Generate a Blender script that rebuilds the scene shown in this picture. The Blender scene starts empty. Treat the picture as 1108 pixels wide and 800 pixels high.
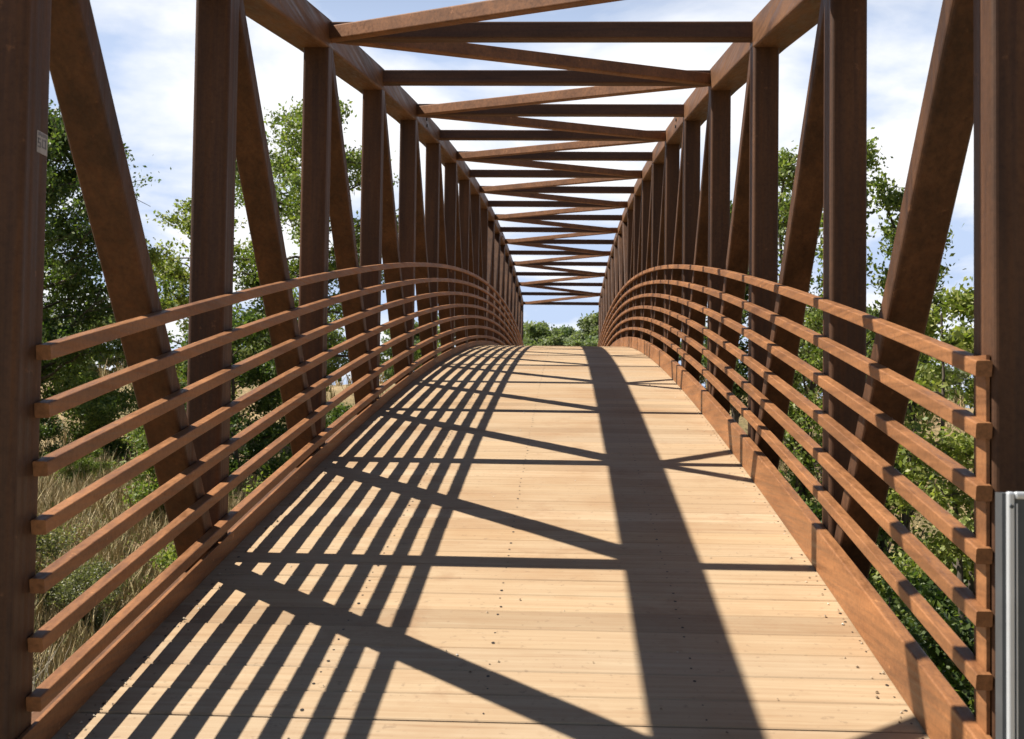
import bpy, math, random
import numpy as np
from mathutils import Vector, Matrix

sc = bpy.context.scene
C = sc.collection

# ------------------------------------------------------------------ camera
CX, CZ, FPX, YAW, PITCH, ROLL = 0.1752, 0.9492, 1306.3, -0.04439, 0.03732, 0.01342
fw = Vector((math.sin(YAW)*math.cos(PITCH), math.cos(YAW)*math.cos(PITCH), math.sin(PITCH)))
rt = Vector((math.cos(YAW), -math.sin(YAW), 0)); up = rt.cross(fw)
r2 = rt*math.cos(ROLL) + up*math.sin(ROLL); u2 = -rt*math.sin(ROLL) + up*math.cos(ROLL)
cam_d = bpy.data.cameras.new('camera'); cam = bpy.data.objects.new('camera', cam_d); C.objects.link(cam)
M = Matrix((r2, u2, -fw)).transposed().to_4x4(); M.translation = (CX, 0, CZ)
cam.matrix_world = M
cam_d.sensor_width = 36; cam_d.lens = 36*FPX/1108
cam_d.clip_start = 0.05; cam_d.clip_end = 3000
cam_d.dof.use_dof = True; cam_d.dof.focus_distance = 7.5; cam_d.dof.aperture_fstop = 9
sc.camera = cam

# ------------------------------------------------------------------ light
SUN_EL = math.radians(52.6); SUN_FWD = 0.004        # sun stands to the left, a touch ahead
to_sun = Vector((-math.cos(SUN_EL), math.cos(SUN_EL)*SUN_FWD, math.sin(SUN_EL))).normalized()
sun_d = bpy.data.lights.new('sun', 'SUN'); sun_d.energy = 5.0; sun_d.angle = math.radians(0.5)
sun_d.color = (1.0, 0.94, 0.84)
sun = bpy.data.objects.new('sun', sun_d); C.objects.link(sun)
sun.rotation_euler = to_sun.to_track_quat('Z', 'Y').to_euler(); sun.location = (-30, 5, 40)

world = bpy.data.worlds.new('World'); sc.world = world; world.use_nodes = True
wn = world.node_tree.nodes; wl = world.node_tree.links; wn.clear()
out = wn.new('ShaderNodeOutputWorld'); bg = wn.new('ShaderNodeBackground')
sky = wn.new('ShaderNodeTexSky'); sky.sky_type = 'NISHITA'; sky.sun_disc = False
sky.sun_elevation = SUN_EL
sky.sun_rotation = math.atan2(to_sun.x, to_sun.y)
sky.air_density = 0.8; sky.dust_density = 0.3; sky.ozone_density = 1.3
tc = wn.new('ShaderNodeTexCoord'); sep = wn.new('ShaderNodeSeparateXYZ')
wl.new(tc.outputs['Generated'], sep.inputs[0])
def wmath(op, a, b=None):
    n = wn.new('ShaderNodeMath'); n.operation = op
    for i, v in enumerate((a, b)):
        if v is None: continue
        if isinstance(v, (int, float)): n.inputs[i].default_value = v
        else: wl.new(v, n.inputs[i])
    return n.outputs[0]
zz = wmath('ADD', wmath('MAXIMUM', sep.outputs['Z'], 0.0), 0.16)
cmb = wn.new('ShaderNodeCombineXYZ')
wl.new(wmath('DIVIDE', sep.outputs['X'], zz), cmb.inputs[0]); wl.new(wmath('DIVIDE', sep.outputs['Y'], zz), cmb.inputs[1])
mp = wn.new('ShaderNodeMapping'); mp.inputs['Location'].default_value = (7.3, 4.1, 0.0); mp.inputs['Scale'].default_value = (1.0, 0.8, 1)
wl.new(cmb.outputs[0], mp.inputs[0])
nz = wn.new('ShaderNodeTexNoise'); nz.inputs['Scale'].default_value = 1.7; nz.inputs['Detail'].default_value = 9; nz.inputs['Roughness'].default_value = 0.55
nz.inputs['Distortion'].default_value = 0.3
wl.new(mp.outputs[0], nz.inputs['Vector'])
cr = wn.new('ShaderNodeValToRGB'); cr.color_ramp.elements[0].position = 0.42; cr.color_ramp.elements[1].position = 0.59
wl.new(nz.outputs['Fac'], cr.inputs[0])
mx = wn.new('ShaderNodeMixRGB'); mx.inputs[2].default_value = (13.8, 13.8, 13.9, 1)
pb = wn.new('ShaderNodeMixRGB'); pb.inputs[2].default_value = (6.9, 8.7, 12.2, 1)
# cloud bank stands low, ahead of the bridge; the zenith and the sky behind are clear
def wramp(src, a, b):
    n = wn.new('ShaderNodeMapRange'); n.interpolation_type = 'SMOOTHSTEP'; wl.new(src, n.inputs[0])
    n.inputs[1].default_value = a; n.inputs[2].default_value = b; n.inputs[3].default_value = 0; n.inputs[4].default_value = 1; return n.outputs[0]
low = wramp(sep.outputs['Z'], 0.46, 0.26); ahead = wramp(sep.outputs['Y'], -0.1, 0.7)
msk = wmath('MULTIPLY', low, ahead)
wl.new(wmath('MULTIPLY', msk, 0.9), pb.inputs[0]); wl.new(sky.outputs[0], pb.inputs[1])
wl.new(wmath('MULTIPLY', msk, wmath('ADD', wmath('MULTIPLY', cr.outputs[0], 0.85), 0.08)), mx.inputs[0]); wl.new(pb.outputs[0], mx.inputs[1])
wl.new(mx.outputs[0], bg.inputs['Color']); bg.inputs['Strength'].default_value = 0.05
wl.new(bg.outputs[0], out.inputs[0])

sc.view_settings.view_transform = 'Standard'; sc.view_settings.look = 'None'
sc.view_settings.gamma = 1; sc.view_settings.use_curve_mapping = False
sc.view_settings.exposure = 0.72
sc.render.engine = 'CYCLES'
sc.render.resolution_x = 1024; sc.render.resolution_y = 739
sc.cycles.max_bounces = 5; sc.cycles.diffuse_bounces = 1; sc.cycles.transparent_max_bounces = 4

# ------------------------------------------------------------------ materials
def mat(name, build):
    m = bpy.data.materials.new(name); m.use_nodes = True
    nt = m.node_tree; b = nt.nodes['Principled BSDF']
    build(nt, nt.nodes, nt.links, b); return m
def ramp(N, L, src, stops):
    r = N.new('ShaderNodeValToRGB'); e = r.color_ramp.elements
    while len(e) < len(stops): e.new(0.5)
    for el, (p, c) in zip(e, stops): el.position = p; el.color = (*c, 1)
    L.new(src, r.inputs[0]); return r.outputs[0]
def noise(N, L, scale, detail=4, vec=None, rough=0.5, mapscale=None, coord='Object', offset=False):
    t = N.new('ShaderNodeTexCoord'); v = t.outputs[coord]
    if offset:
        oi = N.new('ShaderNodeObjectInfo'); mu = N.new('ShaderNodeVectorMath'); mu.operation = 'MULTIPLY_ADD'
        cx = N.new('ShaderNodeCombineXYZ')
        for i in range(3): L.new(oi.outputs['Random'], cx.inputs[i])
        L.new(cx.outputs[0], mu.inputs[0]); mu.inputs[1].default_value = (37, 53, 71); L.new(v, mu.inputs[2]); v = mu.outputs[0]
    if mapscale:
        mpn = N.new('ShaderNodeMapping'); mpn.inputs['Scale'].default_value = mapscale; L.new(v, mpn.inputs[0]); v = mpn.outputs[0]
    n = N.new('ShaderNodeTexNoise'); n.inputs['Scale'].default_value = scale; n.inputs['Detail'].default_value = detail
    n.inputs['Roughness'].default_value = rough; L.new(v, n.inputs['Vector']); return n.outputs['Fac']
def mixc(N, L, f, a, b, typ='MIX'):
    m = N.new('ShaderNodeMixRGB'); m.blend_type = typ
    for i, v in enumerate((f, a, b)):
        if isinstance(v, (int, float)): m.inputs[i].default_value = v
        elif isinstance(v, tuple): m.inputs[i].default_value = (*v, 1)
        else: L.new(v, m.inputs[i])
    return m.outputs[0]
def bump(N, L, b, h, strength, dist=0.01):
    n = N.new('ShaderNodeBump'); n.inputs['Strength'].default_value = strength; n.inputs['Distance'].default_value = dist
    L.new(h, n.inputs['Height']); L.new(n.outputs[0], b.inputs['Normal'])

def steel(scale_vec, dark=(0.065, 0.031, 0.017), light=(0.225, 0.108, 0.047), rough=0.55):
    def f(nt, N, L, b):
        a = noise(N, L, 2.2, 9, mapscale=scale_vec, rough=0.68, offset=True)
        streak = noise(N, L, 5.0, 7, mapscale=tuple(v*(3.2 if v > 1 else 0.55) for v in scale_vec), rough=0.6, offset=True)
        fine = noise(N, L, 55, 6, offset=True, rough=0.75)
        big = noise(N, L, 1.3, 4, offset=True, rough=0.6)
        c = ramp(N, L, a, [(0.26, dark), (0.50, tuple((d+l)/2 for d, l in zip(dark, light))), (0.74, light)])
        c = mixc(N, L, 0.4, c, ramp(N, L, streak, [(0.36, (0.45, 0.42, 0.42)), (0.50, (1.0, 1.0, 1.0)), (0.66, (1.30, 1.22, 1.10))]), 'MULTIPLY')
        c = mixc(N, L, 0.45, c, ramp(N, L, fine, [(0.32, (0.45, 0.42, 0.40)), (0.52, (1, 1, 1)), (0.72, (1.3, 1.25, 1.15))]), 'MULTIPLY')
        c = mixc(N, L, 0.25, c, ramp(N, L, big, [(0.35, (0.65, 0.62, 0.62)), (0.65, (1.2, 1.13, 1.0))]), 'MULTIPLY')
        # scuffs down to paler metal and orange rust blooms
        sc_ = noise(N, L, 16, 6, offset=True, rough=0.62)
        c = mixc(N, L, ramp(N, L, sc_, [(0.66, (0, 0, 0)), (0.73, (0.55, 0.55, 0.55))]), c, tuple(min(1, v*1.7) for v in light))
        L.new(c, b.inputs['Base Color'])
        L.new(ramp(N, L, streak, [(0.3, (rough-.12,)*3), (0.7, (rough+.22,)*3)]), b.inputs['Roughness'])
        b.inputs['Specular IOR Level'].default_value = 0.3
        bump(N, L, b, fine, 0.2, 0.004)
    return f
m_post = mat('weathering steel posts', steel((3.0, 3.0, 0.35), (0.034, 0.016, 0.009), (0.130, 0.060, 0.028)))  # base colour darkened to carry the shade on posts and diagonals
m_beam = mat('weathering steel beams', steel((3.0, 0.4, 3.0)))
m_strut = mat('weathering steel struts', steel((0.4, 3.0, 3.0), (0.045, 0.023, 0.016), (0.14, 0.07, 0.04)))  # darkened base colour stands in for shade on the near faces
m_brace = mat('weathering steel braces', steel((3, 3, 3), (0.13, 0.06, 0.03), (0.30, 0.14, 0.066)))  # same steel, brightened so the colour carries the sunlight
m_rail = mat('rusty steel rails', steel((4, 0.5, 4), (0.155, 0.066, 0.028), (0.40, 0.182, 0.074), 0.5))  # brighter tone of the bridge steel, with sunlight put into the colour
m_bolt = mat('dark steel bolts', lambda nt, N, L, b: (b.inputs['Base Color'].__setattr__('default_value', (0.02, 0.015, 0.013, 1)), b.inputs['Roughness'].__setattr__('default_value', 0.6)))

def f_wood(nt, N, L, b):
    g = N.new('ShaderNodeNewGeometry')
    t = N.new('ShaderNodeTexCoord')
    # offset the grain per plank
    cx = N.new('ShaderNodeCombineXYZ'); L.new(g.outputs['Random Per Island'], cx.inputs[0]); L.new(g.outputs['Random Per Island'], cx.inputs[2])
    va = N.new('ShaderNodeVectorMath'); va.operation = 'MULTIPLY_ADD'; L.new(cx.outputs[0], va.inputs[0]); va.inputs[1].default_value = (31, 0, 17); L.new(t.outputs['Object'], va.inputs[2])
    mpn = N.new('ShaderNodeMapping'); mpn.inputs['Scale'].default_value = (0.9, 26, 8); L.new(va.outputs[0], mpn.inputs[0])
    n1 = N.new('ShaderNodeTexNoise'); n1.inputs['Scale'].default_value = 1.6; n1.inputs['Detail'].default_value = 8; n1.inputs['Roughness'].default_value = 0.62; n1.inputs['Distortion'].default_value = 0.6
    L.new(mpn.outputs[0], n1.inputs['Vector'])
    c = ramp(N, L, n1.outputs['Fac'], [(0.22, (0.34, 0.225, 0.13)), (0.40, (0.43, 0.305, 0.188)), (0.58, (0.47, 0.35, 0.222)), (0.8, (0.52, 0.41, 0.275))])
    bl = noise(N, L, 1.1, 5, rough=0.6)
    c = mixc(N, L, 0.55, c, ramp(N, L, bl, [(0.32, (0.80, 0.64, 0.50)), (0.5, (1, 0.97, 0.93)), (0.7, (1.08, 1.1, 1.12))]), 'MULTIPLY')
    pr = ramp(N, L, g.outputs['Random Per Island'], [(0.0, (0.74, 0.70, 0.66)), (0.15, (0.92, 0.86, 0.80)), (0.35, (1.03, 1.0, 0.95)), (0.6, (0.94, 0.95, 0.97)), (0.8, (1.04, 0.98, 0.88)), (1.0, (1.12, 1.12, 1.12))])
    c = mixc(N, L, 0.75, c, pr, 'MULTIPLY')
    # grimy specks
    sp = noise(N, L, 38, 3, rough=0.5)
    c = mixc(N, L, ramp(N, L, sp, [(0.63, (0, 0, 0)), (0.72, (0.35, 0.35, 0.35))]), c, (0.17, 0.11, 0.07))
    st = noise(N, L, 2.3, 7, rough=0.7)
    c = mixc(N, L, ramp(N, L, st, [(0.56, (0, 0, 0)), (0.70, (0.45, 0.45, 0.45))]), c, (0.31, 0.17, 0.085))
    c = mixc(N, L, 1.0, c, (0.985, 0.99, 1.01), 'MULTIPLY'); L.new(c, b.inputs['Base Color']); b.inputs['Roughness'].default_value = 0.72; b.inputs['Specular IOR Level'].default_value = 0.25
    bump(N, L, b, n1.outputs['Fac'], 0.35, 0.004)
m_wood = mat('weathered deck wood', f_wood)

def leaf_mat(name, c1, c2, c3):
    def f(nt, N, L, b):
        g = N.new('ShaderNodeNewGeometry')
        c = ramp(N, L, g.outputs['Random Per Island'], [(0.0, c1), (0.55, c2), (1.0, c3)])
        oi = N.new('ShaderNodeObjectInfo')
        c = mixc(N, L, 0.5, c, ramp(N, L, oi.outputs['Random'], [(0, (0.8, 0.85, 0.8)), (1, (1.15, 1.1, 1.0))]), 'MULTIPLY')
        L.new(c, b.inputs['Base Color']); b.inputs['Roughness'].default_value = 0.5; b.inputs['Specular IOR Level'].default_value = 0.4
        tr = N.new('ShaderNodeBsdfTranslucent'); mixs = N.new('ShaderNodeMixShader'); mixs.inputs[0].default_value = 0.35
        L.new(mixc(N, L, 1.0, c, (1.5, 1.7, 0.7), 'MULTIPLY'), tr.inputs['Color'])
        o = [n for n in N if n.type == 'OUTPUT_MATERIAL'][0]
        L.new(b.outputs[0], mixs.inputs[1]); L.new(tr.outputs[0], mixs.inputs[2]); L.new(mixs.outputs[0], o.inputs['Surface'])
    return mat(name, f)
m_leaf_dark = leaf_mat('dark green leaves', (0.044, 0.076, 0.020), (0.082, 0.123, 0.033), (0.164, 0.207, 0.061))
m_leaf_mid = leaf_mat('mid green leaves', (0.087, 0.129, 0.032), (0.165, 0.217, 0.055), (0.313, 0.338, 0.116))
m_leaf_light = leaf_mat('pale green leaves', (0.129, 0.172, 0.040), (0.251, 0.284, 0.075), (0.420, 0.419, 0.148))
m_leaf_olive = leaf_mat('olive leaves', (0.100, 0.112, 0.056), (0.188, 0.188, 0.100), (0.312, 0.288, 0.163))
m_leaf_far = leaf_mat('distant leaves', (0.119, 0.155, 0.074), (0.198, 0.241, 0.113), (0.298, 0.319, 0.194))  # distance haze is put into this and the next two leaf colours
m_leaf_far2 = leaf_mat('distant darker leaves', (0.078, 0.115, 0.058), (0.134, 0.181, 0.090), (0.225, 0.262, 0.142))
m_leaf_far3 = leaf_mat('distant pale leaves', (0.152, 0.185, 0.087), (0.238, 0.268, 0.142), (0.323, 0.333, 0.207))
def f_bark(nt, N, L, b):
    L.new(ramp(N, L, noise(N, L, 6, 6, mapscale=(3, 3, 0.6)), [(0.3, (0.045, 0.035, 0.026)), (0.7, (0.15, 0.12, 0.09))]), b.inputs['Base Color']); b.inputs['Roughness'].default_value = 0.9
m_bark = mat('bark', f_bark)
def f_twig(nt, N, L, b):
    L.new(ramp(N, L, noise(N, L, 5, 4), [(0.3, (0.26, 0.22, 0.16)), (0.7, (0.52, 0.46, 0.36))]), b.inputs['Base Color']); b.inputs['Roughness'].default_value = 0.85
m_twig = mat('pale dead twig', f_twig)
def f_grassblade(nt, N, L, b):
    g = N.new('ShaderNodeNewGeometry')
    c = ramp(N, L, g.outputs['Random Per Island'], [(0, (0.22, 0.17, 0.07)), (0.4, (0.40, 0.30, 0.145)), (0.75, (0.55, 0.42, 0.23)), (0.9, (0.42, 0.36, 0.15)), (1, (0.17, 0.21, 0.06))])
    L.new(c, b.inputs['Base Color']); b.inputs['Roughness'].default_value = 0.7
m_grass = mat('dry grass blades', f_grassblade)
def f_ground(nt, N, L, b):
    a = noise(N, L, 0.35, 8, rough=0.65); f = noise(N, L, 7, 6, rough=0.7); h = noise(N, L, 40, 3)
    c = ramp(N, L, a, [(0.32, (0.15, 0.14, 0.06)), (0.46, (0.27, 0.205, 0.10)), (0.60, (0.40, 0.285, 0.16)), (0.75, (0.24, 0.205, 0.09))])
    c = mixc(N, L, 0.6, c, ramp(N, L, f, [(0.3, (0.5, 0.5, 0.5)), (0.7, (1.4, 1.35, 1.2))]), 'MULTIPLY')
    L.new(c, b.inputs['Base Color']); b.inputs['Roughness'].default_value = 0.95
    bump(N, L, b, f, 0.7, 0.08)
m_ground = mat('dry grassy earth', f_ground)
def f_concrete(nt, N, L, b):
    a = noise(N, L, 4, 8, rough=0.7)
    L.new(ramp(N, L, a, [(0.3, (0.27, 0.25, 0.22)), (0.7, (0.40, 0.38, 0.34))]), b.inputs['Base Color']); b.inputs['Roughness'].default_value = 0.85
    bump(N, L, b, a, 0.3, 0.01)
m_conc = mat('concrete', f_concrete)
def plain(name, col, rough=0.5, metal=0.0, var=0.15):
    def f(nt, N, L, b):
        a = noise(N, L, 12, 5, rough=0.6)
        L.new(ramp(N, L, a, [(0.3, tuple(c*(1-var) for c in col)), (0.7, tuple(min(1, c*(1+var)) for c in col))]), b.inputs['Base Color'])
        b.inputs['Roughness'].default_value = rough; b.inputs['Metallic'].default_value = metal
    return mat(name, f)
m_alu = plain('pale aluminium', (0.62, 0.64, 0.66), 0.38, 0.35, 0.06)
m_panel = plain('grey painted panel', (0.065, 0.072, 0.078), 0.5, 0.0, 0.12)  # dark grey paint, deepened so its side edge stands for a shadow gap
m_stickw = plain('faded sticker', (0.36, 0.335, 0.32), 0.55, 0, 0.3)
m_stickd = plain('sticker print', (0.15, 0.14, 0.145), 0.5, 0, 0.45)

# ------------------------------------------------------------------ mesh helpers
def link(name, verts, faces, m, parent=None, loc=(0, 0, 0), smooth=False, mats=None, midx=None):
    me = bpy.data.meshes.new(name); me.from_pydata([tuple(v) for v in verts], [], [tuple(f) for f in faces])
    for mm in (mats or [m]): me.materials.append(mm)
    if midx is not None: me.polygons.foreach_set('material_index', midx)
    if smooth: me.polygons.foreach_set('use_smooth', [True]*len(me.polygons))
    me.update()
    o = bpy.data.objects.new(name, me); C.objects.link(o); o.location = loc
    if parent: o.parent = parent
    return o
def empty(name, loc=(0, 0, 0), label=None, cat=None, group=None):
    o = bpy.data.objects.new(name, None); C.objects.link(o); o.location = loc; o.empty_display_size = 0.3
    if label: o['label'] = label
    if cat: o['category'] = cat
    if group: o['group'] = group
    return o
def section(w, h, r, seg=3):
    """rounded rectangle, centred, in (a,b) coordinates"""
    pts = []
    for cx_, cy_, a0 in ((w/2-r, h/2-r, 0), (-w/2+r, h/2-r, 90), (-w/2+r, -h/2+r, 180), (w/2-r, -h/2+r, 270)):
        for i in range(seg+1):
            a = math.radians(a0+90*i/seg); pts.append((cx_+r*math.cos(a), cy_+r*math.sin(a)))
    return pts
def sweep(path, w, h, r, side, seg=3):
    """tube of rounded rectangle along path; side = constant sideways vector (w), h across it"""
    path = [Vector(p) for p in path]; side = Vector(side).normalized(); S = section(w, h, r, seg); n = len(S)
    V, F = [], []
    for i, p in enumerate(path):
        t = (path[min(i+1, len(path)-1)] - path[max(i-1, 0)]).normalized()
        b = t.cross(side).normalized() if abs(t.dot(side)) < .99 else Vector((0, 0, 1))
        s = b.cross(t).normalized()
        if s.dot(side) < 0: s = -s
        V += [p + s*a + b*c for a, c in S]
    for i in range(len(path)-1):
        for j in range(n):
            k = (j+1) % n; F.append((i*n+j, i*n+k, (i+1)*n+k, (i+1)*n+j))
    F.append(tuple(range(n-1, -1, -1))); F.append(tuple((len(path)-1)*n+j for j in range(n)))
    return V, F
def fixn(o):
    import bmesh
    bm = bmesh.new(); bm.from_mesh(o.data); bmesh.ops.recalc_face_normals(bm, faces=bm.faces); bm.to_mesh(o.data); bm.free(); return o
def beam(name, path, w, h, r, side, m, parent, origin=None):
    path = [Vector(p) for p in path]; o0 = Vector(origin) if origin is not None else path[0].copy()
    V, F = sweep([p-o0 for p in path], w, h, r, side)
    o = link(name, V, F, m, parent, o0); return fixn(o)
def copy_obj(o, parent, loc=None):
    c = o.copy(); C.objects.link(c); c.parent = parent
    if loc is not None: c.location = loc
    return c
def boxvf(x0, x1, y0, y1, z0, z1):
    V = [(x0,y0,z0),(x1,y0,z0),(x1,y1,z0),(x0,y1,z0),(x0,y0,z1),(x1,y0,z1),(x1,y1,z1),(x0,y1,z1)]
    return V, [(3,2,1,0),(4,5,6,7),(0,1,5,4),(1,2,6,5),(2,3,7,6),(3,0,4,7)]
def merge(parts):
    V, F = [], []
    for v, f in parts:
        o = len(V); V += list(v); F += [tuple(i+o for i in q) for q in f]
    return V, F

# ------------------------------------------------------------------ bridge dimensions
Y1, L1, LP = 3.0585, 1.8533, 2.0434
PA, PB, PC, PD = 0.184678, -0.00371842, 0.000533890/100, 0.000383651/1e4
W2 = 2.474/2; PW = 0.152; H = 2.4266; HR = 1.100
NP = 19
def zd(y):
    t = y-Y1
    if t < 0: return PA*t
    return PA*t + PB*t*t + PC*t**3 + PD*t**4
def yp(k): return Y1 + PW/2 + (0 if k == 1 else L1+(k-2)*LP)
YEND = yp(NP)+PW/2

bridge = empty('footbridge', (0, Y1, 0), 'arched rust-brown steel truss footbridge with a plank deck, crossing the green creek valley', 'bridge')
def bl(v): return Vector(v) - Vector((0, Y1, 0))
def bbeam(name, path, w, h, r, side, m, parent=None):
    return beam(name, [bl(p) for p in path], w, h, r, side, m, parent or bridge)

# deck planks -------------------------------------------------------
rng = random.Random(4)
Vd, Fd, Md = [], [], []
pitch = 0.1845; y = Y1-0.14; ipl = 0
while y < YEND+0.05:
    w = pitch-rng.uniform(0.005, 0.0105)
    ya, yb = y, y+w; dz = rng.uniform(-0.0012, 0.0012); x0 = -W2-0.03+rng.uniform(-.004, .004); x1 = W2+0.03+rng.uniform(-.004, .004)
    za, zb = zd(ya)+dz, zd(yb)+dz+rng.uniform(-0.001, 0.001)
    e = 0.004
    prof = [(ya, za-0.04), (ya, za-e), (ya+e, za), (yb-e, zb), (yb, zb-e), (yb, zb-0.04)]
    o = len(Vd)
    for x in (x0, x1): Vd += [(x, p[0]-Y1, p[1]) for p in prof]
    for j in range(6):
        k = (j+1) % 6; Fd.append((o+j, o+k, o+6+k, o+6+j)); Md.append(0)
    Fd.append(tuple(o+j for j in (5,4,3,2,1,0))); Fd.append(tuple(o+6+j for j in range(6))); Md += [0, 0]
    for xr in (-1.17, -0.58, -0.055, 0.588, 1.175):
        for fy in (0.24, 0.76):
            if rng.random() < 0.15: continue
            cx_, cy_ = xr+rng.uniform(-.005, .005), ya+w*fy+rng.uniform(-.006, .006)
            cz_ = za+(zb-za)*(cy_-ya)/w + 0.0013; rr = rng.uniform(0.0028, 0.0062); o = len(Vd)
            ry = rr*rng.uniform(1.0, 1.6)
            for a in range(7):
                an = a*math.tau/7; yy = cy_+ry*math.sin(an)
                Vd.append((cx_+rr*math.cos(an), yy-Y1, cz_+(zb-za)/w*(yy-cy_)))
            Fd.append(tuple(o+j for j in range(7))); Md.append(1)
    y += pitch; ipl += 1
deck = link('deck', Vd, Fd, m_wood, bridge, mats=[m_wood, m_bolt], midx=Md)
fixn(deck)

# chords ---------------------------------------------------------------
def nodes_path(x, dz, ya=None, yb=None, n=4):
    ys = [Y1-0.0 if ya is None else ya] + [yp(k) for k in range(2, NP)] + [YEND if yb is None else yb]
    return [(x, yy, zd(yy)+dz) for yy in ys]
CW = 0.205; CH = 0.175
chords = {}
for s in (-1, 1):
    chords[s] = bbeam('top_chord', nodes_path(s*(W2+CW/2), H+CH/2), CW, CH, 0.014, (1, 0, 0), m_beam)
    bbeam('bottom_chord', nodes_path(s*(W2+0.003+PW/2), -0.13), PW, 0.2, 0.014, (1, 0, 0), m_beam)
    for yy in (yp(5)+0.75, yp(12)+0.75):
        for dz_, dy_ in ((0.045, 0.03), (0.105, -0.02)):
            cyl = []
            for a in range(10):
                an = a*math.tau/10; cyl.append((0.022*math.cos(an), 0.016*math.sin(an)))
            xa = s*(W2+0.004); xb = s*(W2-0.010)
            zc = zd(yy+dy_)+H+dz_
            V = [(xx, yy+dy_+c[0]-Y1, zc+c[1]+PA*0.5*c[0]) for xx in (xa, xb) for c in cyl]
            F = [(j, (j+1) % 10, 10+(j+1) % 10, 10+j) for j in range(10)] + [tuple(range(10)), tuple(range(19, 9, -1))]
            # sub-part of the chord: same local frame as the chord's own origin
            off = chords[s].location
            fixn(link('splice_bolt', [Vector(v)-off for v in V], F, m_bolt, chords[s]))

# posts (one mesh, copies) ---------------------------------------------
post0 = None; posts = {}
for k in range(1, NP+1):
    for s in (-1, 1):
        loc = bl((s*(W2+0.002+0.148/2), yp(k), zd(yp(k))))
        if post0 is None:
            V, F = sweep([(0, 0, -0.30), (0, 0, H+0.05)], 0.148, PW, 0.016, (1, 0, 0), 4)
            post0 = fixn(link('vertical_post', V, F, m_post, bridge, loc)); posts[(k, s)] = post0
        else: posts[(k, s)] = copy_obj(post0, bridge, loc)
# diagonals ---------------------------------------------------------------
MID = 10
for k in range(1, NP):
    a, b_ = (k, k+1) if k < MID else (k+1, k)      # top at a, foot at b_
    for s in (-1, 1):
        x = s*(W2+0.006+0.140/2)
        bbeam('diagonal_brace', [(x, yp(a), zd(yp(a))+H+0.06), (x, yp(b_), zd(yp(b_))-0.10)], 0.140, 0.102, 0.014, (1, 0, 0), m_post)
# cross struts and lateral zigzag -----------------------------------------
st0 = None
for k in range(1, NP+1):
    loc = bl((0, yp(k)+(0.06 if k == 1 else 0), zd(yp(k))+H+0.10))
    if st0 is None:
        V, F = sweep([(-W2-0.01, 0, 0), (W2+0.01, 0, 0)], 0.10, 0.10, 0.010, (0, 1, 0))
        st0 = fixn(link('cross_strut', V, F, m_strut, bridge, loc))
        V, F = sweep([(-W2-0.02, 0, 0), (W2+0.02, 0, 0)], 0.12, 0.18, 0.010, (0, 1, 0))
        fb0 = fixn(link('floor_beam', V, F, m_strut, bridge, loc - Vector((0, 0, H+0.10+0.14))))
    else:
        copy_obj(st0, bridge, loc); copy_obj(fb0, bridge, loc - Vector((0, 0, H+0.10+0.14)))
for k in range(1, NP):
    s = -1 if k % 2 else 1                             # node of post k (left for odd posts)
    ya, yb = yp(k), yp(k+1)
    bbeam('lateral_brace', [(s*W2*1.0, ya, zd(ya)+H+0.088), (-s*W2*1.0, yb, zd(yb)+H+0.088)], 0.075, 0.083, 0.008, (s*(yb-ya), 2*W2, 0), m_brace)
# rails, toe boards --------------------------------------------------------
def curve_path(x, dz, ya, yb, step=0.34):
    n = max(2, int((yb-ya)/step)); return [(x, ya+(yb-ya)*i/n, zd(ya+(yb-ya)*i/n)+dz) for i in range(n+1)]
RW = 0.0405
for s in (-1, 1):
    for i in range(7 if s < 0 else 6):
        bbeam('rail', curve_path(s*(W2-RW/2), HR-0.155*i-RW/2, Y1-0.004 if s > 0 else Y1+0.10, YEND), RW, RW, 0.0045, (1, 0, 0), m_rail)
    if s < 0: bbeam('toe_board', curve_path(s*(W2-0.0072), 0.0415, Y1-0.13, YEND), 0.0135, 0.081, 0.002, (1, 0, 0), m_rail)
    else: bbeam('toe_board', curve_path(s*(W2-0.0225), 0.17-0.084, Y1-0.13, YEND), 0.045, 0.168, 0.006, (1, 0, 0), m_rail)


for s in (-1, 1):       # narrow upright bars that close the railing at each end
    for yy in ((Y1+0.048,) if s > 0 else ()) + (YEND-0.048,):
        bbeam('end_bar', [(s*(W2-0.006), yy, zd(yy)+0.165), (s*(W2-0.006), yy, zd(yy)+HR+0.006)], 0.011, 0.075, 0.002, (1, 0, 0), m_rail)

# sticker on the inner face of the left end post ------------------------
def sticker():
    p = posts[(1, -1)]; xf = 0.148/2+0.0012
    def quad(x, y0, y1, z0, z1): return boxvf(x-0.0006, x+0.0004, y0, y1, z0, z1)
    # post-local: y from -.076 (near) to .076 (far)
    y0, y1, z0, z1 = -0.004, 0.060, 1.618, 1.676
    V, F = quad(xf, y0, y1, z0, z1); st = link('sticker', V, F, m_stickw, p)
    w, h = y1-y0, z1-z0
    marks = [(.10,.20,.78,.95),(.24,.32,.80,.96),(.36,.50,.78,.94),(.55,.62,.78,.96),(.66,.80,.80,.95),(.84,.92,.78,.94),   # header strip
             (.08,.34,.60,.68),(.08,.15,.44,.68),(.08,.34,.42,.50),(.27,.34,.26,.48),(.08,.34,.24,.31),          # S-shaped mark
             (.46,.54,.28,.70),(.54,.84,.28,.35),(.76,.84,.28,.72),(.54,.84,.62,.70)]
    pv = []
    for a, b_, c, d in marks: pv.append(boxvf(xf+0.0005, xf+0.0012, y0+a*w, y0+b_*w, z0+c*h, z0+d*h))
    V, F = merge(pv); link('printed_marks', V, F, m_stickd, p)
sticker()

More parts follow.
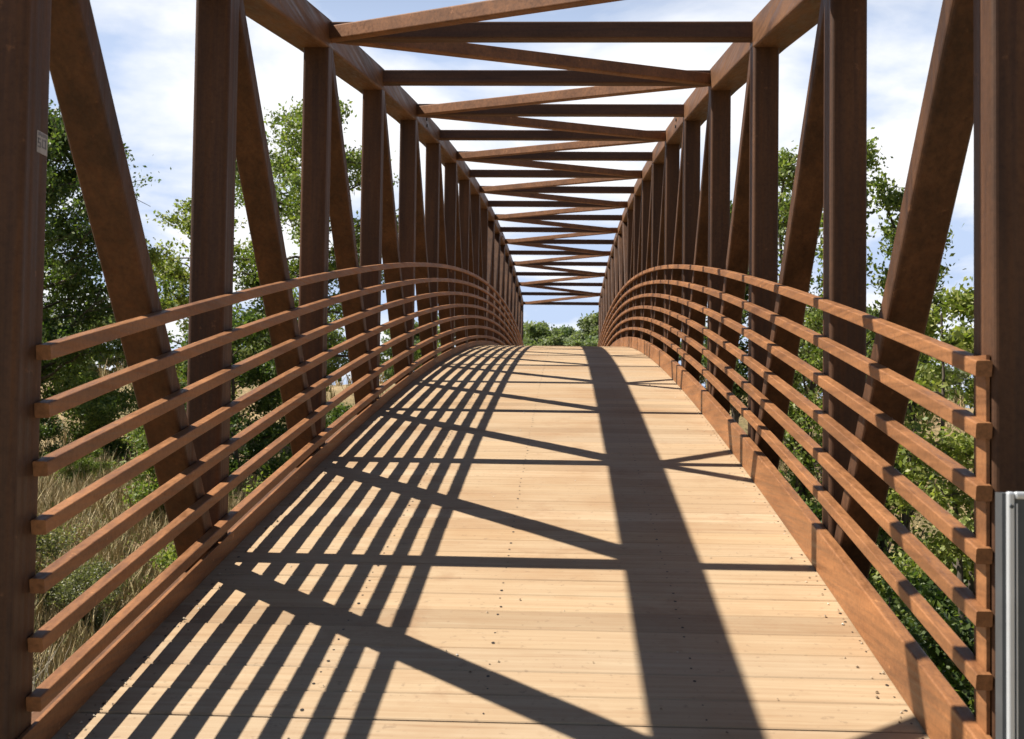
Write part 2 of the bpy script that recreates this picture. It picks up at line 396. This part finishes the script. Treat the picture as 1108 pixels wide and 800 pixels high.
# ------------------------------------------------------------------ terrain
def sst(a, b, x):
    t = np.clip((np.asarray(x, float)-a)/(b-a), 0, 1); return t*t*(3-2*t)
def hn(x, y):
    return (np.sin(x*0.31+1.3)*np.cos(y*0.27+0.4)*0.5 + np.sin(x*0.83+y*0.61)*0.22 + np.sin(x*1.9-y*1.3+2)*0.08 + np.sin(x*0.09-y*0.07)*0.8)
def t2_(y): return sst(29, 40.3, y)
def ground(x, y):
    x = np.asarray(x, float); y = np.asarray(y, float); ax = np.abs(x)
    pathz = -0.06 + 0.16*(np.clip(y, -3.5, 2.9)-2.9)
    near = pathz*(1-sst(1.4, 2.6, ax)) + (-0.55-0.65*sst(1.3, 5, ax)+0.25*hn(x, y)*sst(2, 6, ax))*sst(1.4, 2.6, ax)
    valley = -3.1 + 0.30*hn(x, y)
    far = 1.85*(1-sst(3, 40, ax)*0.35) + 0.35*hn(x, y)*sst(2, 8, ax)
    near2 = np.where(ax < 2.6, near, near)
    t1 = sst(3.1, 15.0, y+0.0); drop = 0.75*sst(2.95, 3.25, y)*(1-sst(1.6, 2.6, ax))
    g = (near2-drop)*(1-t1) + valley*t1
    g = g + (1-t2_(y))*sst(-2.6, -7.5, x)*sst(4, 24, y)*(2.6+0.4*sst(-7, -30, x))
    t2 = sst(29, 40.3, y); g = g*(1-t2) + far*t2
    return g
def axis(lo, hi, fine_lo, fine_hi, fs, cs):
    a = list(np.arange(fine_lo, fine_hi+1e-6, fs)); v = fine_lo; s = fs; left = []
    while v > lo: s = min(s*1.25, cs); v -= s; left.append(v)
    v = fine_hi; s = fs; right = []
    while v < hi: s = min(s*1.25, cs); v += s; right.append(v)
    return np.array(left[::-1]+a+right)
gx = axis(-900, 900, -12, 12, 0.3, 60); gy = axis(-700, 1400, -4, 46, 0.3, 60)
X, Yg = np.meshgrid(gx, gy); Z = ground(X, Yg)
nx, ny = len(gx), len(gy)
V = np.stack([X.ravel(), Yg.ravel(), Z.ravel()], 1)
I = np.arange(nx*ny).reshape(ny, nx)
F = np.stack([I[:-1, :-1].ravel(), I[:-1, 1:].ravel(), I[1:, 1:].ravel(), I[1:, :-1].ravel()], 1)
g = link('ground', V.tolist(), F.tolist(), m_ground, smooth=True); g['kind'] = 'structure'

# approach paths (near and far) in concrete, with the abutments under the bridge ends
def path_strip(name, ys, zf, w):
    V, F = [], []
    for y_ in ys: V += [(-w, y_, zf(y_)), (w, y_, zf(y_)), (w, y_, zf(y_)-0.25), (-w, y_, zf(y_)-0.25)]
    n = len(ys)
    for i in range(n-1):
        for j in range(4): F.append((4*i+j, 4*i+(j+1) % 4, 4*i+4+(j+1) % 4, 4*i+4+j))
    F += [(0, 1, 2, 3), tuple(4*(n-1)+j for j in (3, 2, 1, 0))]
    o = link(name, V, F, m_conc); fixn(o); o['kind'] = 'structure'; return o
path_strip('path', list(np.linspace(-30, 2.9, 60)), lambda y_: -0.035+0.16*(max(y_, -3.5)-2.9), 1.3)
zE = zd(YEND)
path_strip('path', list(np.linspace(YEND+0.06, YEND+30, 40)), lambda y_: float(ground(0, y_))*min(1, (y_-YEND)/4)+(zE-0.02)*(1-min(1, (y_-YEND)/4))+0.05*min(1, (y_-YEND)/4), 1.3)
for nm, y0, y1, zt in (('abutment', 2.9+0.005, 3.6, -0.25), ('abutment', YEND-0.6, YEND+0.05, zE-0.25)):
    V, F = merge([boxvf(-1.75, 1.75, y0, y1, zt-3.2, zt)])
    o = link(nm, V, F, m_conc); o['kind'] = 'structure'

# ------------------------------------------------------------------ vegetation
def tube_np(P, R, ns=5):
    """tapered tube through points"""
    P = np.array(P); n = len(P); V = []; F = []
    T = np.gradient(P, axis=0); T /= np.linalg.norm(T, axis=1)[:, None]+1e-9
    ref = np.array([0.3, 0.9, 0.1])
    for i in range(n):
        a = np.cross(T[i], ref); a /= np.linalg.norm(a)+1e-9; b = np.cross(T[i], a)
        for j in range(ns):
            an = j*math.tau/ns; V.append(P[i]+R[i]*(a*math.cos(an)+b*math.sin(an)))
    for i in range(n-1):
        for j in range(ns):
            k = (j+1) % ns; F.append((i*ns+j, i*ns+k, (i+1)*ns+k, (i+1)*ns+j))
    return V, F
def leaves_np(rs, P, size, elong=1.6):
    n = len(P); a = rs.normal(size=(n, 3)); a /= np.linalg.norm(a, axis=1)[:, None]
    b = rs.normal(size=(n, 3)); b -= (a*b).sum(1)[:, None]*a; b /= np.linalg.norm(b, axis=1)[:, None]
    s = size*rs.uniform(0.6, 1.35, n)[:, None]
    nrm = np.cross(a, b)
    V = np.stack([P-a*s*elong/2, P+b*s*0.42+nrm*s*0.08, P+a*s*elong/2, P-b*s*0.42+nrm*s*0.08], 1).reshape(-1, 3)
    return V
def quads_obj(name, V, m, parent, loc=(0, 0, 0)):
    n = len(V)//4; me = bpy.data.meshes.new(name)
    me.vertices.add(n*4); me.vertices.foreach_set('co', V.astype(np.float32).ravel())
    me.loops.add(n*4); me.loops.foreach_set('vertex_index', np.arange(n*4, dtype=np.int32))
    me.polygons.add(n); me.polygons.foreach_set('loop_start', np.arange(0, n*4, 4, dtype=np.int32))
    me.materials.append(m); me.update(calc_edges=True)
    o = bpy.data.objects.new(name, me); C.objects.link(o); o.location = loc
    if parent: o.parent = parent
    return o
def make_plant(seed, name, height, radius, base, nleaf, leaf, lm, label, cat, group=None, stems=1, shape='round', spread=0.16, loc=(0, 0, 0), airy=0.0, nb=None, lean=(0, 0), crown_name='crown'):
    rs = np.random.RandomState(seed); V, F = [], []; tips = []; wts = []
    def addt(P, R, ns=5):
        v, f = tube_np(P, R, ns); o = len(V); V.extend(v); F.extend([tuple(i+o for i in q) for q in f])
    tr = max(0.02, height*0.017)
    for s in range(stems):
        an = rs.uniform(0, math.tau); off = (0 if stems == 1 else radius*0.5)
        top = np.array([math.cos(an)*off+lean[0], math.sin(an)*off+lean[1], height*rs.uniform(0.86, 0.97)])
        st = np.array([math.cos(an), math.sin(an), 0])*(0 if stems == 1 else radius*0.12)
        n = 9; T = np.linspace(0, 1, n)
        tp = st+(top-st)*T[:, None]; tp[1:-1, :2] += np.cumsum(rs.normal(0, height*0.010, (n-2, 2)), 0); tp[0, 2] = -0.25
        r0 = tr/(stems**0.5); addt(tp, r0*(1-0.88*T)+0.004, 7)
        nbr = nb or int(18+height*3)
        nbr = max(5, nbr//stems)
        for i in range(nbr):
            t = base+(1-base)*(i+rs.uniform(0, 1))/nbr; t = min(t, 0.98)
            if shape == 'round': prof = math.sin(math.pi*min(1, max(0.0, (t-base)/(1-base)*0.86+0.12)))**0.6
            elif shape == 'column': prof = 0.5+0.5*math.sin(math.pi*min(1, (t-base)/(1-base)*0.95+0.03)); prof *= (1.15-t*0.75)
            else: prof = (1-(t-base)/(1-base))**0.8+0.08
            p0 = np.array([np.interp(t, T, tp[:, c]) for c in range(3)])
            a = i*2.4+rs.uniform(-0.6, 0.6); Ln = radius*prof*rs.uniform(0.6, 1.12); rise = {'round': rs.uniform(0.1, 0.75), 'column': rs.uniform(0.8, 1.9), 'cone': rs.uniform(-0.15, 0.25)}[shape]
            d = np.array([math.cos(a), math.sin(a), rise]); q = np.linspace(0, 1, 6)[:, None]
            bp = p0+d*Ln*q + np.array([0, 0, -0.18*Ln])*q**2 + np.vstack([[0, 0, 0], np.cumsum(rs.normal(0, Ln*0.045, (5, 3)), 0)])
            br = max(0.006, r0*0.35*(1-t*0.6)); addt(bp, br*(1-0.85*q[:, 0])+0.002, 4)
            if rs.rand() < airy: wb = 0.25
            else: wb = 1.0
            for j in range(6):
                u = rs.uniform(0.25, 1); sp0 = np.array([np.interp(u, q[:, 0], bp[:, c]) for c in range(3)])
                sd = rs.normal(size=3); sd /= np.linalg.norm(sd); sd[2] = abs(sd[2])*0.5; L2 = Ln*rs.uniform(0.18, 0.42)
                sb = sp0+(sd+d*0.4)*L2*np.linspace(0, 1, 4)[:, None]+rs.normal(0, L2*0.05, (4, 3))
                addt(sb, max(0.0025, br*0.35)*(1-0.8*np.linspace(0, 1, 4)), 3)
                for c in range(4): tips.append(sb[c]); wts.append((0.5+0.5*c/3)*wb*rs.gamma(1.3, 0.8))
    tips = np.array(tips); wts = np.array(wts); wts /= wts.sum()
    idx = rs.choice(len(tips), nleaf, p=wts)
    P = tips[idx]+rs.normal(0, spread*(0.6+0.4*rs.rand(nleaf, 1)), (nleaf, 3))*np.array([1, 1, 0.8])
    P = P[P[:, 2] > 0.02]
    root = empty(name, loc, label, cat, group)
    tk = link('trunk' if stems == 1 else 'stems', V, F, m_bark, root, smooth=True)
    quads_obj(crown_name, leaves_np(rs, P, leaf), lm, root)
    return root
def copy_plant(src, loc, rz, sc_, label, group=None, lm=None):
    r = src.copy(); C.objects.link(r); r.location = loc; r.rotation_euler = (0, 0, rz); r.scale = (sc_[0], sc_[0], sc_[1])
    r['label'] = label
    if group: r['group'] = group
    for ch in src.children:
        c = ch.copy(); C.objects.link(c); c.parent = r
    return r
def gz(x, y): return float(ground(x, y))
def at(x, y, dz=-0.05): return (x, y, gz(x, y)+dz)

# left side trees
def T(seed, name, x, y, ztop, radius, **kw):
    h = ztop-gz(x, y); return make_plant(seed, name, h, radius, loc=at(x, y), **kw)
T(11, 'shade_tree', -13.4, 30, 9.6, 3.2, base=0.16, nleaf=56000, leaf=0.075, lm=m_leaf_dark, shape='round', spread=0.19, airy=0.2, nb=75, label='tall dark green tree with drooping limbs beside the left end post of the bridge', cat='tree')
T(12, 'young_tree', -10.5, 34, 7.3, 1.7, base=0.08, nleaf=17000, leaf=0.075, lm=m_leaf_light, shape='round', spread=0.17, airy=0.5, nb=34, label='small yellow-green tree left of the second left post', cat='tree')
T(13, 'cottonwood_tree', -7.2, 33, 10.5, 2.75, base=0.12, nleaf=40000, leaf=0.075, lm=m_leaf_mid, shape='round', spread=0.2, airy=0.45, nb=50, label='tall airy green tree rising behind the third left post', cat='tree')
T(14, 'understory_tree', -6.9, 26, 3.2, 1.6, base=0.1, nleaf=20000, leaf=0.062, lm=m_leaf_dark, shape='round', spread=0.15, airy=0.3, label='low dark bushy tree in front of the tall airy tree on the left', cat='tree')
# right side trees
T(21, 'poplar_tree', 4.85, 18, 5.3, 0.55, base=0.05, nleaf=26000, leaf=0.05, lm=m_leaf_mid, shape='column', spread=0.13, airy=0.15, nb=110, stems=3, label='slim upright green tree between the two nearest right posts, next to the second', cat='tree')
T(22, 'leafy_tree', 4.35, 12.2, 2.8, 1.0, base=0.05, nleaf=20000, leaf=0.045, lm=m_leaf_light, shape='round', spread=0.12, airy=0.3, stems=4, nb=60, label='bright yellow-green bushy tree beside the nearest right post', cat='tree')
T(23, 'poplar_tree', 5.75, 28, 7.4, 0.95, base=0.05, nleaf=18000, leaf=0.07, lm=m_leaf_mid, shape='column', spread=0.14, airy=0.3, nb=110, stems=3, label='slim green tree showing just past the third right post', cat='tree')
T(24, 'poplar_tree', 5.1, 36, 7.4, 1.2, base=0.1, nleaf=16000, leaf=0.08, lm=m_leaf_dark, shape='column', spread=0.16, airy=0.4, nb=50, label='farthest slim tree, darker, between the third and fourth right posts', cat='tree')

# shrubs: three prototypes, copies with their own labels
G_ = 'shrubs on the valley slopes'
shA = make_plant(31, 'shrub', 1.5, 0.85, 0.05, 15000, 0.036, m_leaf_mid, 'mid-green leafy shrub low behind the left railing, just past the second post', 'shrub', G_, stems=5, spread=0.11, loc=at(-3.9, 14.5), crown_name='foliage')
shB = make_plant(32, 'shrub', 1.4, 0.8, 0.05, 15000, 0.036, m_leaf_dark, 'dark green shrub under the tall dark tree on the left', 'shrub', G_, stems=5, spread=0.11, loc=at(-11.8, 26.5), crown_name='foliage')
shC = make_plant(33, 'shrub', 1.3, 0.8, 0.05, 10000, 0.032, m_leaf_olive, 'greyish olive shrub on the dry bank in front of the tall dark tree', 'shrub', G_, stems=6, spread=0.12, loc=at(-8.6, 14.6), crown_name='foliage')
shD = make_plant(34, 'shrub', 1.5, 0.9, 0.05, 15000, 0.036, m_leaf_light, 'sunlit yellow-green shrub behind the railing between the second and third left posts', 'shrub', G_, stems=5, spread=0.12, loc=at(-4.7, 17.5), crown_name='foliage')
rr = random.Random(8)
for src, x, y_, s_, lb in [
    (shD, -4.3, 21, 1.4, 'bright green shrub on the left, seen through the rails beyond the third post'),
    (shA, -6.5, 21, 1.2, 'mid-green shrub at the foot of the low dark bushy tree'),
    (shB, -14.4, 28, 1.4, 'dark green shrub on the left bank behind the tall dark tree'),
    (shC, -7.4, 16.5, 0.9, 'small olive shrub on the dry left bank, halfway to the tall dark tree'),
    (shD, -9.6, 31, 1.5, 'bright green shrub at the foot of the small yellow-green tree'),
    (shA, -5.2, 27, 1.5, 'mid-green shrub close to the left railing in front of the tall airy tree'),
    (shB, -3.9, 25.5, 1.4, 'dark green shrub tight against the left side of the bridge past mid-span'),
    (shC, -9.5, 15.5, 0.8, 'small olive shrub far out on the dry left bank'),
    (shA, -11, 29, 1.6, 'large mid-green shrub on the crest of the left bank'),
    (shD, -3.4, 30, 1.4, 'bright green shrub beside the left railing near the far bank'),
    (shB, -6.0, 30, 1.7, 'large dark green shrub at the foot of the tall airy tree'),
    (shC, -6.9, 12.2, 0.5, 'very small olive shrub among the bare twigs on the left bank'),
    (shC, -6.2, 16.0, 0.7, 'olive shrub beside the farthest bare twiggy shrub on the left bank'),
    (shC, -7.6, 15.4, 0.6, 'olive shrub in dry grass behind the left end post'),
    (shA, -9.6, 24.0, 0.6, 'small mid-green shrub in front of the tall dark tree'),
    (shB, 2.85, 6.4, 0.95, 'dark green shrub right below the nearest panel of the right railing'),
    (shA, 3.7, 8.2, 1.1, 'mid-green shrub below the right railing, second along the bridge'),
    (shB, 3.1, 9.6, 1.3, 'dark green shrub against the right side before the second right post'),
    (shD, 4.5, 10.2, 1.0, 'bright yellow-green shrub in front of the bushy tree on the right'),
    (shA, 3.0, 12.5, 1.4, 'mid-green shrub filling the gap by the second right post'),
    (shB, 4.6, 14.2, 1.6, 'large dark green shrub behind the bushy yellow-green tree on the right'),
    (shA, 3.2, 16.5, 1.5, 'large mid-green shrub beside the right railing near the third post'),
    (shD, 6.0, 17.0, 1.5, 'bright green shrub to the right of the nearest slim tree'),
    (shB, 3.6, 20, 1.8, 'large dark green shrub at mid-span below the right railing'),
    (shA, 5.0, 22.5, 1.8, 'large mid-green shrub between the two slim trees on the right'),
    (shD, 3.3, 25.5, 1.7, 'large bright green shrub below the right railing past mid-span'),
    (shB, 5.0, 30.5, 2.0, 'largest dark green shrub, behind the slim tree past the third right post'),
    (shA, 3.4, 31, 1.6, 'mid-green shrub by the right railing near the far bank'),
    (shD, 6.8, 13.8, 1.4, 'bright green shrub farthest out to the right of the bushy tree'),
    (shC, 4.0, 6.6, 0.8, 'small dry olive shrub below the cabinet on the right')]:
    copy_plant(src, at(x, y_), rr.uniform(0, 6.28), (s_, s_*rr.uniform(0.85, 1.1)), lb, G_)

# bare pale twiggy bushes on the dry left bank
def dead_shrub(seed, loc, h, label):
    rs = np.random.RandomState(seed); V, F = [], []
    def addt(P, R, ns=4):
        v, f = tube_np(P, R, ns); o = len(V); V.extend(v); F.extend([tuple(i+o for i in q) for q in f])
    for i in range(9):
        a = rs.uniform(0, math.tau); sp = rs.uniform(0.08, 0.5)*h; q = np.linspace(0, 1, 7)[:, None]; hh = h*rs.uniform(0.6, 1)
        P = np.array([0.06*math.cos(a), 0.06*math.sin(a), -0.08])+np.array([math.cos(a)*sp, math.sin(a)*sp, hh])*q+np.vstack([[0,0,0], np.cumsum(rs.normal(0, 0.018*h, (6, 3)), 0)])
        addt(P, 0.008*(1-0.8*q[:, 0])+0.0015)
        for j in range(6):
            u = rs.uniform(0.3, 0.95); p0 = np.array([np.interp(u, q[:, 0], P[:, c]) for c in range(3)])
            d = rs.normal(size=3)*0.5; d[2] = abs(d[2])+0.5; L = rs.uniform(0.12, 0.32)*h; w_ = np.linspace(0, 1, 4)[:, None]
            addt(p0+d*L*w_+rs.normal(0, 0.01, (4, 3)), 0.0035*(1-0.7*w_[:, 0]), 3)
    o = link('dead_shrub', V, F, m_twig, loc=loc); o['label'] = label; o['category'] = 'dead shrub'; o['group'] = 'bare twiggy shrubs on the dry bank'
for i, (x, y_, h_, lb) in enumerate([(-3.45, 8.6, 1.15, 'bare pale shrub with thin upright twigs, nearest behind the left railing'), (-4.3, 10.2, 1.3, 'tall leafless twiggy shrub in dry grass, second from the left end post'),
        (-3.3, 10.4, 1.0, 'low leafless shrub close beside the left railing before the second post'), (-5.2, 11.8, 1.2, 'spreading bare grey twigs farther out in the left dry grass'),
        (-6.0, 9.6, 1.3, 'large pale twiggy bush seen just past the left end post'), (-7.2, 13.5, 1.5, 'farthest bare bush out on the dry left bank'), (-4.9, 14.6, 1.3, 'bare grey bush beside the small mid-green shrub on the left'),
        (-3.9, 12.3, 1.1, 'thin leafless shrub just before the green bush on the left')]):
    dead_shrub(50+i, at(x, y_), h_, lb)

# dry grass as stuff
rs = np.random.RandomState(5)
def blades(n, xr, yr, hmin, hmax, seed, wd=0.006, clump=True):
    rs = np.random.RandomState(seed)
    nc = n//14; cx_ = rs.uniform(*xr, nc); cy_ = rs.uniform(*yr, nc); ci = rs.randint(0, nc, n)
    x = cx_[ci]+rs.normal(0, 0.07, n); y_ = cy_[ci]+rs.normal(0, 0.07, n)
    keep = (np.abs(x) > 1.75) | (y_ > 4.2); x, y_, ci = x[keep], y_[keep], ci[keep]; n = len(x)
    z = ground(x, y_)-0.02; h = rs.uniform(hmin, hmax, n)*(0.6+0.8*(np.sin(ci*1.7)*.5+.5))
    a = rs.uniform(0, math.tau, n); b = rs.uniform(0, math.tau, n); l = h*rs.uniform(0.1, 0.7, n)
    P = np.stack([x, y_, z], 1); w = np.stack([np.cos(a), np.sin(a), 0*a], 1)*wd*(0.6+rs.rand(n)[:, None]); tip = P+np.stack([np.cos(b)*l, np.sin(b)*l, h], 1)
    mid = (P+tip)/2+np.stack([0*a, 0*a, h*0.12], 1)
    return np.stack([P-w, P+w, mid+w*0.8, mid-w*0.8], 1).reshape(-1, 3), np.stack([mid-w*0.8, mid+w*0.8, tip+w*0.15, tip-w*0.15], 1).reshape(-1, 3)
VV = []
for args in ((90000, (-10, -1.6), (2, 19), 0.06, 0.30, 1, 0.0045), (34000, (1.6, 8), (2, 16), 0.12, 0.42, 2), (90000, (-12, -1.8), (14, 27), 0.10, 0.45, 4, 0.006), (26000, (-16, 14), (15, 42), 0.2, 0.6, 3, 0.011)):
    a_, b_ = blades(*args); VV += [a_, b_]
gr = quads_obj('dry_grass', np.vstack(VV), m_grass, None); gr['kind'] = 'stuff'; gr['label'] = 'tan and green dry grass covering the valley slopes'; gr['category'] = 'grass'

lr = random.Random(77); LV, LF = [], []
for i in range(420):
    if i < 330:
        sd = lr.choice((-1, -1, 1)); x = sd*(W2-0.05-abs(lr.gauss(0, 0.05)))
    else: x = lr.uniform(-1.15, 1.15)
    y_ = Y1+0.1+lr.random()**1.6*16; z_ = zd(y_)+0.003; r_ = lr.uniform(0.002, 0.007)*(1.6 if i % 23 == 0 else 1)
    o = len(LV); a0 = lr.uniform(0, 6.28); m_ = 5
    for j in range(m_): LV.append((x+r_*math.cos(a0+j*math.tau/m_)*lr.uniform(.6, 1.3), y_+r_*math.sin(a0+j*math.tau/m_)*lr.uniform(.6, 1.3), z_))
    LV.append((x, y_, z_+r_*lr.uniform(.5, 1.0)))
    for j in range(m_): LF.append((o+j, o+(j+1) % m_, o+m_))
m_lit = mat('grit and leaf scraps', lambda nt, N, L, b: L.new(ramp(N, L, N.new('ShaderNodeNewGeometry').outputs['Random Per Island'], [(0, (0.10, 0.06, 0.03)), (0.5, (0.30, 0.21, 0.12)), (0.85, (0.5, 0.42, 0.30)), (1, (0.65, 0.62, 0.55))]), b.inputs['Base Color']))
o = link('grit', LV, LF, m_lit); o['kind'] = 'stuff'; o['label'] = 'tiny scraps of grit and dry leaf along the deck edges'; o['category'] = 'grit'

rs = np.random.RandomState(21); nw = 420
wx = rs.uniform(-11, -1.9, nw); wy = rs.uniform(5, 26, nw); wi = rs.randint(0, nw, 26000); sp_ = rs.uniform(0.05, 0.2, nw)[wi]
Px = wx[wi]+rs.normal(0, 1, len(wi))*sp_; Py = wy[wi]+rs.normal(0, 1, len(wi))*sp_
P = np.stack([Px, Py, ground(Px, Py)+rs.uniform(0.01, 1, len(wi))*sp_*1.6], 1)
wd_ = quads_obj('weeds', leaves_np(rs, P, 0.034), m_leaf_olive, None); wd_['kind'] = 'stuff'; wd_['label'] = 'low olive weeds scattered through the dry grass on the left bank'; wd_['category'] = 'weeds'

# ------------------------------------------------------------------ far trees: three prototypes and copies
fgroup = 'distant trees beyond the far end of the bridge'
FA = make_plant(61, 'distant_tree', 6.6, 2.9, 0.06, 12000, 0.17, m_leaf_far, 'rounded mid-green tree in the distant row, seen through the bridge portal', 'tree', fgroup, spread=0.24, loc=at(-2.0, 92), nb=34)
FB = make_plant(62, 'distant_tree', 6.4, 2.6, 0.05, 11000, 0.17, m_leaf_far2, 'dark green tree left of centre in the row seen through the bridge portal', 'tree', fgroup, spread=0.24, loc=at(0.4, 96), nb=34)
FC = make_plant(63, 'distant_tree', 6.8, 3.0, 0.06, 12000, 0.17, m_leaf_far3, 'pale green tree at the right of the row seen through the bridge portal', 'tree', fgroup, spread=0.24, loc=at(2.3, 90), nb=34)
far = []
for i, xx in enumerate(np.arange(-58, 60, 4.6)):
    if -4 < xx < 5.5: continue
    far.append((float(xx)+rr.uniform(-1, 1), 92+rr.uniform(-9, 9)+abs(float(xx))*-0.25))
near_lb = ['low bushy tree at the left edge of the portal view', 'low bushy tree at the right edge of the portal view', 'second rounded tree behind the leftmost one seen through the portal', 'dark tree farthest back in the centre of the portal view', 'pale tree at the right edge of the portal view, behind the others', 'lower tree in front, left of centre in the portal view', 'lower tree in front, right of centre in the portal view']
for i, (x, y_) in enumerate(far + [(-3.0, 87), (3.1, 86), (-3.2, 99), (1.0, 103), (4.4, 98), (-0.6, 84), (1.9, 82)]):
    src = (FA, FB, FC)[i % 3]
    lbs = {id(FA): 'mid-green', id(FB): 'dark green', id(FC): 'pale green'}[id(src)]
    sd_ = [q for q in far if (q[0] < 0) == (x < 0)]; sd_.sort(key=lambda q: abs(q[0]))
    nth = ['nearest', 'second', 'third', 'fourth', 'fifth', 'sixth', 'seventh', 'eighth', 'ninth', 'tenth', 'eleventh', 'twelfth', 'thirteenth', 'fourteenth'][sd_.index((x, y_))] if i < len(far) else ''
    side = 'left of' if x < -3 else 'right of' if x > 5 else 'in line with'
    s_ = rr.uniform(0.85, 1.15)
    if i >= len(far): s_ = 0.9
    if i >= len(far): copy_plant(src, at(x, y_), rr.uniform(0, 6.28), (s_*1.25, 0.97*s_*(0.85, 0.9, 1.16, 1.18, 1.14, 0.8, 0.8)[i-len(far)]), near_lb[i-len(far)], fgroup); continue
    copy_plant(src, at(x, y_), rr.uniform(0, 6.28), (s_*1.1, s_), 'distant %s tree, %s in the far row %s the portal' % (lbs, nth, side), 'distant trees in the row %s the portal' % side)

# ------------------------------------------------------------------ grey cabinet by the right end post
cab = empty('metal_cabinet', (1.082, 2.52, -0.10), 'grey metal cabinet with a pale silver edge frame in front of the right end post', 'cabinet')
zb, zt, wd, dp = -0.02, 0.905, 0.42, 0.05
V, F = boxvf(-0.008, wd+0.008, 0.010, dp, zb, zt-0.004); link('panel', V, F, m_panel, cab)
for nm, a in (('frame_side', (0, 0.015, 0, 0.018, zb, zt)), ('frame_side', (wd-0.015, wd, 0, 0.018, zb, zt)), ('frame_top', (0.0152, wd-0.0152, 0, 0.018, zt-0.015, zt))):
    V, F = boxvf(*a); o = link(nm, V, F, m_alu, cab)
    bv = o.modifiers.new('bevel', 'BEVEL'); bv.width = 0.005; bv.segments = 3
for zz_ in (zt-0.03,):
    V = [(0.0075+0.0042*math.cos(a*math.tau/8), q, zz_+0.0042*math.sin(a*math.tau/8)) for q in (0.0005, -0.0025) for a in range(8)]
    fixn(link('rivet', V, [(j, (j+1) % 8, 8+(j+1) % 8, 8+j) for j in range(8)]+[tuple(range(8)), tuple(range(15, 7, -1))], m_panel, cab))
V, F = boxvf(0.0185, 0.0215, 0.004, 0.0099, zb, zt-0.024); link('seal_strip', V, F, m_alu, cab)
